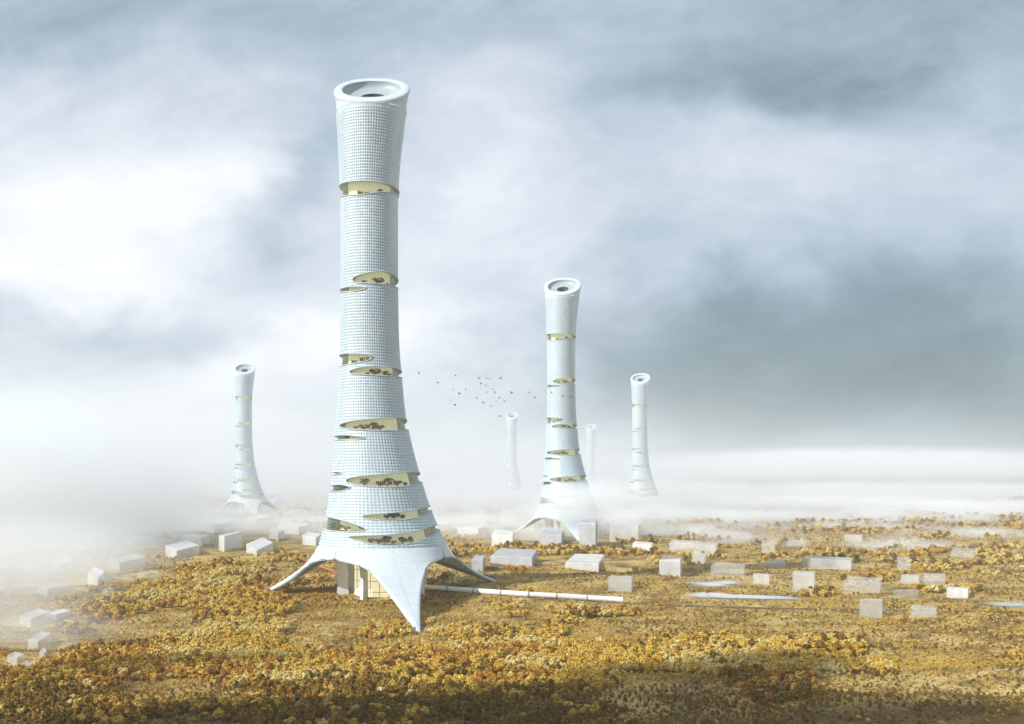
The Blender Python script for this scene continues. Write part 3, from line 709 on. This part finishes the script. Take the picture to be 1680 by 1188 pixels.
PONDS = [[(1104, 978), (1125, 973.5), (1165, 975.5), (1215, 977), (1270, 979), (1335, 983), (1348, 986), (1280, 986.5), (1220, 985), (1160, 985.5), (1118, 983.5)],
         [(1094, 957.5), (1130, 956), (1170, 954), (1212, 951), (1226, 957), (1214, 963), (1170, 966), (1140, 962.5)],
         [(1564, 993), (1600, 989.5), (1650, 987), (1700, 985), (1720, 998), (1680, 1000), (1620, 998)]]
POLY = []
for p in PONDS:
    g3 = [ground(*q) for q in p]; P2 = chaikin([np.array([q.x, q.y]) for q in g3], 2); zmx = max(float(hgt(q[0], q[1])) for q in P2)+0.2
    c2 = P2.mean(0); n2_ = len(P2); V = []
    for k_ in (1.0, 0.8, 0.6, 0.35, 0.1): V += [(q[0], q[1], float(hgt(q[0], q[1]))+0.6) for q in c2+(P2-c2)*k_]
    me = meshdata("pond", V, [(i*n2_+j, i*n2_+(j+1) % n2_, (i+1)*n2_+(j+1) % n2_, (i+1)*n2_+j) for i in range(4) for j in range(n2_)]+[tuple(range(4*n2_, 5*n2_))], M['water'])
    me.attributes.new('shore', 'FLOAT', 'POINT').data.foreach_set('value', np.repeat([0, .35, .6, .85, 1.0], n2_).astype(np.float32))
    o = obj("pond", me); tag(o, kind='structure'); POLY.append(P2)

# ------------------------------------------------------------------ trees and scrub
def scatter(r0, r1, sp):
    n = int(2*0.62*r1/sp)+1; ys = np.arange(r0, r1, sp); xs = np.linspace(-0.62*r1, 0.62*r1, n)
    XX, YY = np.meshgrid(xs, ys); XX = XX.ravel()+RNG.uniform(-.48, .48, XX.size)*sp; YY = YY.ravel()+RNG.uniform(-.48, .48, YY.size)*sp
    k = np.abs(XX) < 0.56*YY+25; return XX[k], YY[k]
parts = [scatter(385, 720, 3.4), scatter(720, 1150, 4.8), scatter(1150, 2000, 8.0), scatter(2000, 3800, 12.5), scatter(3800, 6500, 25.0), scatter(385, 900, 2.3)]
bandsz = np.concatenate([np.full(len(p[0]), s) for p, s in zip(parts, (1.0, 1.12, 1.4, 1.9, 3.0, 0.5))])
FX = np.concatenate([p[0] for p in parts]); FY = np.concatenate([p[1] for p in parts]); FZ = hgt(FX, FY)
PX = CX+FX/FY*F; PY = HZ+(CAMZ-FZ)/FY*F
wood = fbm(FX/60, FY/60, 21, 4)
zone = np.zeros(len(FX))
for (zx, zy, sx, sy, a) in [(420, 1090, 330, 75, .30), (850, 1120, 260, 60, .26), (420, 985, 150, 40, .22), (640, 1120, 200, 60, .15), (110, 1160, 90, 40, .3), (1250, 1120, 250, 60, .08), (950, 905, 90, 25, .12), (480, 900, 110, 30, .1), (1600, 1100, 80, 60, .1), (240, 905, 60, 18, .15),
                            (620, 1000, 130, 30, -.25), (1200, 1030, 350, 40, -.22), (1000, 1050, 120, 30, -.1), (250, 1020, 110, 40, -.12), (1560, 1110, 140, 50, -.25), (330, 1135, 190, 16, -.2)]:
    zone += a*np.exp(-((PX-zx)/sx)**2-((PY-zy)/sy)**2)
wv_ = wood+zone
istree = (wv_ > 0.63) & (bandsz > 0.6)
size = np.where(istree, (1.6+1.9*RNG.random(len(FX))**1.5)*(0.72+0.28*sst(420, 600, FY)), RNG.uniform(0.5, 1.15, len(FX)))*bandsz
keep = np.where(istree, 1.0, np.where(wv_ > 0.42, 0.75, 0.45)) > RNG.random(len(FX))
rt = np.hypot(FX-TX, FY-TY); inner = rt < 75
size = np.where(inner, RNG.uniform(0.6, 1.2, len(FX)), size); keep &= rt > 36
for t_ in tips:                                       # nothing grows through the legs
    tp2 = np.array([t_[0]+TX, t_[1]+TY]); c2 = np.array([TX+C0[0], TY]); d = tp2-c2; Ld = np.linalg.norm(d); d /= Ld
    al = (FX-c2[0])*d[0]+(FY-c2[1])*d[1]; pe = np.abs(-(FX-c2[0])*d[1]+(FY-c2[1])*d[0])
    corr = (al > 0) & (al < Ld+6) & (pe < 24*(1-al/Ld)+5); size = np.where(corr, np.minimum(size, 0.9), size)
    keep &= ~((al > Ld-32) & (al < Ld+5) & (pe < 7))
for (bx, by, br) in KEEP: keep &= np.hypot(FX-bx, FY-by) > br*0.9+3.5
for (tx_, ty_) in TOWERS[1:]: keep &= np.hypot(FX-tx_, FY-ty_) > 40
for a, b in zip(pp[:-1], pp[1:]):
    d = np.array([b.x-a.x, b.y-a.y]); Ld = np.linalg.norm(d); d /= Ld; al = (FX-a.x)*d[0]+(FY-a.y)*d[1]; pe = -(FX-a.x)*d[1]+(FY-a.y)*d[0]
    near = (al > -3) & (al < Ld+3) & (np.abs(pe) < 5); keep &= ~near
    low = (al > -3) & (al < Ld+3) & (pe < 0) & (pe > -40); size = np.where(low, np.minimum(size, 0.9), size)
for P2 in POLY: keep &= ~inpoly(FX, FY, P2)
tkx = np.array([p.x for p in tpts]); tky = np.array([p.y for p in tpts])
keep &= ~((FX > tkx[0]) & (np.abs(FY-np.interp(FX, tkx, tky)) < 3.5))
rust = fbm(FX/85, FY/85, 44, 3); cream = fbm(FX/45, FY/45, 61, 3); rnd = RNG.random(len(FX))
rustz = np.zeros(len(FX))
for (zx, zy, sx, sy, a) in [(830, 1125, 90, 35, .25), (600, 1085, 110, 40, .12), (1320, 890, 40, 14, .2), (1450, 935, 40, 14, .2), (1100, 900, 60, 20, .12), (250, 1095, 80, 30, .1)]: rustz += a*np.exp(-((PX-zx)/sx)**2-((PY-zy)/sy)**2)
kind = np.zeros(len(FX), int)
kind[(cream > 0.56) & (rnd < 0.75)] = 2
kind[(rust+rustz > 0.585) & (rnd < 0.65)] = 1
ol = fbm(FX/70, FY/70, 77, 3)-0.03+0.12*(PX > 1000)*(PY > 1020)
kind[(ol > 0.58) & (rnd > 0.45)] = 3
r2_ = RNG.random(len(FX)); farw = sst(900, 1500, FY)*0.85; east = sst(950, 1250, PX)*sst(1120, 1000, PY)*0.7
mixk = np.select([r2_ < 0.40, r2_ < 0.80, r2_ < 0.985], [2, 3, 0], 1)
kind = np.where(RNG.random(len(FX)) < np.maximum(farw, east), mixk, kind)
kind = np.where((PY > 1118+25*fbm(FX/40, FY/40, 5, 2)) & (RNG.random(len(FX)) < 0.72), 3, kind)  # mostly olive crowns in the near strip, deepening the cloud shade by leaf colour
kind = np.where((PY > 1125) & (kind == 2), 3, kind)  # pale crowns in the shaded strip turned dark as well
sunny = np.exp(-((PX-640)/190)**2-((PY-1030)/45)**2)+np.exp(-((PX-330)/230)**2-((PY-990)/70)**2)+np.exp(-((PX-850)/90)**2-((PY-1000)/30)**2)  # sunlit patches put into the leaf colour as extra golden crowns
kind = np.where((RNG.random(len(FX)) < 0.55*np.clip(sunny, 0, 1)) & (kind != 2), 0, kind)
kind = np.where(RNG.random(len(FX)) < 0.05, RNG.integers(0, 4, len(FX)), kind)
FX, FY, FZ, PX, PY, size, kind, istree = [a[keep] for a in (FX, FY, FZ, PX, PY, size, kind, istree)]
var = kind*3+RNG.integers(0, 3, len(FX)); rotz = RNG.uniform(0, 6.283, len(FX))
inview = (PX > 4) & (PX < 1676) & (PY < 1196) & istree
order = np.argsort(-(size/FY)*inview)[:300]
KN = ["golden", "rust brown", "pale cream", "olive"]
indiv = np.zeros(len(FX), bool); indiv[order] = True
def zone_name(px, py):
    if px < 300: return "in the dark grove towards the lower left corner"
    if px < 620: return "in the near wood left of the pointed front leg"
    if px < 800: return "in the near wood straight below the pointed front leg"
    if px < 1050: return "in the near wood below the white pipeline"
    return "in the shaded scrub towards the lower right"
PROTO = {}
for i in order:
    r = empty("tree", (FX[i], FY[i], FZ[i]-0.1), rotz[i]); r.scale = (size[i], size[i], size[i]*1.2)
    zn = zone_name(PX[i], PY[i]); kn = KN[kind[i]]
    tag(r, f"{kn} round crowned tree {zn}", "tree", f"{kn} trees {zn}")
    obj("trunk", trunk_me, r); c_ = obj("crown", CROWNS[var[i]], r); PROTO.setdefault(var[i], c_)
print("trees", len(FX), "tree", int(istree.sum()), "individual", len(order), "protos", sorted(PROTO))
for v in range(12):
    if v not in PROTO: PROTO[v] = next(iter(PROTO.values()))
def forest(name, sel, label):
    me = bpy.data.meshes.new(name); n = int(sel.sum()); me.vertices.add(n)
    me.vertices.foreach_set('co', np.stack([FX[sel], FY[sel], FZ[sel]-0.1], 1).astype(np.float32).ravel())
    for nm, ty, arr in (('size', 'FLOAT', size[sel].astype(np.float32)), ('turn', 'FLOAT', rotz[sel].astype(np.float32)), ('variant', 'INT', var[sel].astype(np.int32))):
        me.attributes.new(nm, ty, 'POINT').data.foreach_set('value', arr)
    o = obj(name, me); tag(o, label, kind='stuff')
    ng = bpy.data.node_groups.new(name+"_nodes", 'GeometryNodeTree')
    ng.interface.new_socket('Geometry', in_out='INPUT', socket_type='NodeSocketGeometry'); ng.interface.new_socket('Geometry', in_out='OUTPUT', socket_type='NodeSocketGeometry')
    gi = ng.nodes.new('NodeGroupInput'); go = ng.nodes.new('NodeGroupOutput'); jn = ng.nodes.new('GeometryNodeJoinGeometry')
    def attr(nm, ty):
        a = ng.nodes.new('GeometryNodeInputNamedAttribute'); a.data_type = ty; a.inputs['Name'].default_value = nm; return a.outputs['Attribute']
    sz = attr('size', 'FLOAT'); tn = attr('turn', 'FLOAT'); vr = attr('variant', 'INT')
    cx3 = ng.nodes.new('ShaderNodeCombineXYZ'); ng.links.new(tn, cx3.inputs[2])
    sc3 = ng.nodes.new('ShaderNodeCombineXYZ'); mz = ng.nodes.new('ShaderNodeMath'); mz.operation = 'MULTIPLY'; mz.inputs[1].default_value = 1.2
    ng.links.new(sz, mz.inputs[0]); ng.links.new(sz, sc3.inputs[0]); ng.links.new(sz, sc3.inputs[1]); ng.links.new(mz.outputs[0], sc3.inputs[2])
    for v in range(12):
        oi = ng.nodes.new('GeometryNodeObjectInfo'); oi.inputs['Object'].default_value = PROTO[v]; oi.inputs['As Instance'].default_value = True
        cp = ng.nodes.new('FunctionNodeCompare'); cp.data_type = 'INT'; cp.operation = 'EQUAL'; ng.links.new(vr, cp.inputs[2]); cp.inputs[3].default_value = v
        ip = ng.nodes.new('GeometryNodeInstanceOnPoints')
        ng.links.new(gi.outputs[0], ip.inputs['Points']); ng.links.new(cp.outputs[0], ip.inputs['Selection']); ng.links.new(oi.outputs['Geometry'], ip.inputs['Instance'])
        ng.links.new(cx3.outputs[0], ip.inputs['Rotation']); ng.links.new(sc3.outputs[0], ip.inputs['Scale']); ng.links.new(ip.outputs[0], jn.inputs[0])
    ng.links.new(jn.outputs[0], go.inputs[0])
    md = o.modifiers.new("scatter", 'NODES'); md.node_group = ng
    return o
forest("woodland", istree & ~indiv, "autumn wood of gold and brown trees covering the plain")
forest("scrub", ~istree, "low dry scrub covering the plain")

# ------------------------------------------------------------------ trees inside the glazed slots
indoor_crown = [crown_mesh(300+v, M['indoor'], 150, 5, 0.8, 0.2) for v in range(3)]
def indoor(T, which):
    Mw = T.matrix_basis.copy()
    for (nm, ends, tp, bt, trs), L in zip(SLOTS, loops):
        z0 = L[:, 1].min()+0.4
        for k, (px, wd) in enumerate(trs):
            ymid = np.interp(px, [p[0] for p in bt], [p[1] for p in bt]); th, zb = px2surf(px, ymid)
            r = float(RZ(z0))*0.86-1.5; lp = Vector((float(CZ(z0))+r*math.sin(th), -r*math.cos(th), z0))
            s = wd*MPX*0.60
            hgt_ = max(zb-z0, 0)+s*1.25
            o = empty("indoor_tree", Mw @ lp, k*1.7); o.scale = (s, s, hgt_/1.5)
            lab = f"dark brown tree behind the {nm} glazed slot of the {which} tower"
            tag(o, lab, "indoor tree", f"trees inside the {nm} slot of the {which} tower")
            obj("trunk", trunk_me, o); obj("crown", indoor_crown[k % 3], o)
bpy.context.view_layer.update()
indoor(T_MAIN, "largest")
indoor(T_2, "second largest")

# ------------------------------------------------------------------ birds
def bird_mesh(flap, seed):
    mb = MB()
    mb.tube([(0, -0.26, 0), (0, -0.2, 0.01), (0, -0.1, 0), (0, 0.06, -0.01), (0, 0.2, 0), (0, 0.36, 0.01)], [0.015, 0.05, 0.075, 0.085, 0.05, 0.015], 8)
    mb.add([(-0.05, 0.2, 0.01), (0.05, 0.2, 0.01), (0.11, 0.46, 0.0), (-0.11, 0.46, 0.0)], [(0, 1, 2, 3)])
    for s in (-1, 1):
        P_ = []
        for k in range(6):
            t = k/5; x = s*(0.04+0.62*t*math.cos(flap*t)); z = 0.66*t*math.sin(flap)*(1-0.35*t); sw = 0.16*t*t
            P_ += [(x, -0.10+sw, z), (x, 0.14+sw*0.7-0.17*t, z)]
        mb.add(P_, [(2*k, 2*k+1, 2*k+3, 2*k+2) for k in range(5)])
    return meshdata("bird", mb.v, mb.f, M['bird'])
birds = [bird_mesh(f, 0) for f in (1.0, 0.5, -0.4, 0.8)]
BP = [(155, 180), (327, 267), (490, 200), (472, 337), (585, 332), (527, 370), (445, 430), (482, 475), (702, 232), (773, 227), (805, 232), (720, 277), (767, 295), (905, 228), (830, 325), (775, 357), (845, 358), (685, 410), (890, 405), (865, 437), (940, 440), (750, 452), (812, 480), (1005, 363), (1165, 362), (1222, 405), (900, 573), (1372, 362), (1475, 393), (1550, 397)]
BLAB = {0: "lone bird highest of the flock, nearest to the largest tower", 1: "bird second nearest to the largest tower, apart from the flock", 2: "bird high at the left end of the flock",
        24: "bird trailing the flock, upper of two near the second largest tower", 25: "bird trailing the flock, lower of two near the second largest tower", 26: "lowest bird, just above the small faint tower",
        27: "bird before the left edge of the second largest tower", 28: "bird before the middle of the second largest tower", 29: "bird before the right edge of the second largest tower"}
for k, (bx, by) in enumerate(BP):
    D = random.uniform(225, 290); px = 660+bx/5.6; py = 580+by/5.6
    o = obj("bird", birds[k % 4]); o.location = ((px-CX)/F*D, D, CAMZ+(HZ-py)/F*D)
    o.rotation_euler = (random.uniform(-.7, .7), random.uniform(-.6, .6), random.uniform(0, 6.28)); s = random.uniform(0.8, 1.1); o.scale = (s, s, s)
    tag(o, BLAB.get(k, "small dark bird in the middle of the flock over the plain"), "bird", "birds of the flock between the two biggest towers")

# ------------------------------------------------------------------ haze, mist banks, unseen clouds added for shade
def boxmesh(x0, x1, y0, y1, z0, z1):
    mb = MB(); mb.hexa([(x0, y0, z0), (x1, y0, z0), (x1, y1, z0), (x0, y1, z0)], [(x0, y0, z1), (x1, y0, z1), (x1, y1, z1), (x0, y1, z1)]); return mb
m = bpy.data.materials.new("haze_air"); m.use_nodes = True; nt = NT(m.node_tree); nt.n.remove(nt.n['Principled BSDF'])
pv = nt.node('ShaderNodeVolumePrincipled'); pv.inputs['Color'].default_value = (0.94, 0.975, 1.0, 1); pv.inputs['Density'].default_value = 0.6e-4; pv.inputs['Anisotropy'].default_value = 0.0
nt.l.new(pv.outputs[0], nt.n['Material Output'].inputs['Volume'])
zmin = float(Z.min())-1.0
hz = boxmesh(-12000, 12000, -12000, 12000, zmin, 470.0).build("haze", m); tag(hz, kind='stuff')
def mist_mat(name, dens, scale, thr, col=(0.975, 0.99, 1.0)):
    m = bpy.data.materials.new(name); m.use_nodes = True; nt = NT(m.node_tree); nt.n.remove(nt.n['Principled BSDF'])
    co = nt.node('ShaderNodeTexCoord').outputs['Object']
    ln = nt.node('ShaderNodeVectorMath'); ln.operation = 'LENGTH'; nt.l.new(co, ln.inputs[0])
    fall = nt.sstep(ln.outputs['Value'], 1.0, 0.25)
    gp = nt.node('ShaderNodeNewGeometry').outputs['Position']
    mp = nt.node('ShaderNodeMapping'); mp.inputs['Scale'].default_value = (1, 1, 2.2); nt.l.new(gp, mp.inputs[0])
    n = nt.noise(mp.outputs[0], scale, 3, 0.6)
    d = nt.m('MULTIPLY', nt.m('MULTIPLY', fall, nt.sstep(n, thr-0.14, thr+0.18)), dens)
    pv = nt.node('ShaderNodeVolumePrincipled'); pv.inputs['Color'].default_value = (*col, 1); nt.l.new(d, pv.inputs['Density'])
    nt.l.new(pv.outputs[0], nt.n['Material Output'].inputs['Volume']); return m
def ico(): 
    import bmesh
    bm = bmesh.new(); bmesh.ops.create_icosphere(bm, subdivisions=3, radius=1.0); me = bpy.data.meshes.new("mist"); bm.to_mesh(me); bm.free(); return me
def mist(px, py, D, rx, ry, rz, mat):
    o = obj("mist", ico()); o.data.materials.append(mat)
    o.location = ((px-CX)/F*D, D, CAMZ+(HZ-py)/F*D); o.scale = (rx, ry, rz); tag(o, kind='stuff'); return o
MM1 = mist_mat("mist_thick", 0.030, 0.012, 0.42)
MM2 = mist_mat("mist_far", 0.0040, 0.0030, 0.45)
MM3 = mist_mat("mist_left", 0.0090, 0.0055, 0.36, (0.95, 0.98, 1.0))
MM4 = mist_mat("mist_ground", 0.0030, 0.0032, 0.40)
m = bpy.data.materials.new("distant_air"); m.use_nodes = True; nt = NT(m.node_tree); nt.n.remove(nt.n['Principled BSDF'])
gsep = nt.node('ShaderNodeSeparateXYZ'); nt.l.new(nt.node('ShaderNodeNewGeometry').outputs['Position'], gsep.inputs[0])
d_ = nt.m('MULTIPLY', nt.m('MULTIPLY', nt.sstep(gsep.outputs[1], 1900, 2700), nt.sstep(gsep.outputs[0], 900, 350)), nt.m('MULTIPLY', nt.sstep(gsep.outputs[2], 460, 60), 0.00042))
pv = nt.node('ShaderNodeVolumePrincipled'); pv.inputs['Color'].default_value = (0.925, 0.965, 1.0, 1); nt.l.new(d_, pv.inputs['Density']); nt.l.new(pv.outputs[0], nt.n['Material Output'].inputs['Volume'])
mo = boxmesh(-6500, 950, 1900, 10500, -12, 460).build("mist", m); tag(mo, kind='stuff')
MM5 = mist_mat("mist_bank", 0.0032, 0.0016, 0.42)
MM7 = mist_mat("mist_wisps", 0.0170, 0.010, 0.475)
mist(975, 828, 1680, 125, 80, 46, MM1)
mist(1035, 855, 1600, 65, 50, 24, MM1)
mist(1060, 812, 3050, 260, 220, 85, MM2)
mist(0, 850, 1500, 360, 450, 230, MM3)
mist(-10, 985, 850, 150, 190, 60, MM3)
mist(10, 1045, 655, 85, 80, 30, MM3)
mist(40, 920, 1080, 170, 160, 60, MM3)
mist(190, 905, 1450, 130, 160, 26, MM3)
mist(250, 850, 2500, 360, 500, 60, MM4)
mist(800, 830, 3300, 900, 900, 70, MM4)
mist(1500, 835, 3300, 800, 900, 60, MM4)
mist(1420, 765, 8200, 2600, 1600, 165, MM5)
mist(900, 800, 6800, 1600, 1200, 90, MM5)
mist(1400, 806, 5200, 2400, 900, 60, MM4)
mist(1330, 822, 4600, 900, 500, 50, MM2)
mist(1620, 850, 2700, 260, 250, 34, MM2)
mist(1190, 966, 960, 55, 40, 9, MM1)
mist(1290, 985, 900, 40, 30, 8, MM1)
mist(620, 862, 1850, 900, 420, 38, MM4)
mist(1250, 824, 3300, 700, 320, 26, MM7)
mist(1580, 832, 2900, 420, 300, 26, MM7)
mist(1330, 868, 2050, 300, 160, 22, MM7)
mist(1180, 850, 2400, 260, 160, 28, MM7)
mist(1590, 880, 1750, 180, 140, 20, MM7)
mist(880, 880, 1680, 200, 100, 20, MM7)
mist(1240, 892, 1560, 120, 120, 22, MM7)
mist(1480, 902, 1450, 110, 120, 20, MM7)
mist(1120, 880, 1800, 150, 150, 24, MM7)
mist(780, 862, 2050, 170, 200, 26, MM7)
mist(600, 860, 2300, 300, 200, 30, MM7)
mist(320, 868, 2000, 190, 200, 28, MM7)
mist(1400, 850, 2500, 420, 300, 30, MM7)
mist(1000, 842, 2500, 380, 250, 32, MM7)
m = bpy.data.materials.new("cloud_vapour"); m.use_nodes = True; nt = NT(m.node_tree); nt.n.remove(nt.n['Principled BSDF'])
pv = nt.node('ShaderNodeVolumePrincipled'); pv.inputs['Color'].default_value = (0.95, 0.95, 0.95, 1); pv.inputs['Density'].default_value = 0.03
nt.l.new(pv.outputs[0], nt.n['Material Output'].inputs['Volume'])
def cloud(px, py, rx, ry, seed):  # unseen cloud out of view, added and shaped to shade the near ground
    p = ground(px, py); hgtc = 760.0; q = p+SUND*((hgtc-p.z)/SUND.z)
    me = ico(); g = np.random.default_rng(seed); V = np.array([v.co[:] for v in me.vertices])
    amp = 1+0.5*(fbm(V[:, 0]*2+seed, V[:, 1]*2+V[:, 2]*1.7, seed, 3)-0.5)*1.6
    V = V*amp[:, None]*np.array([rx, ry, 55]); me.vertices.foreach_set('co', V.astype(np.float32).ravel()); me.update()
    o = obj("cloud", me); me.materials.append(m); o.location = q; tag(o, kind='stuff')
cloud(480, 1192, 130, 24, 3); cloud(760, 1182, 90, 26, 9); cloud(1200, 1110, 55, 34, 5); cloud(310, 1092, 30, 10, 8); cloud(1020, 1172, 110, 30, 11); cloud(1330, 1190, 80, 24, 13)
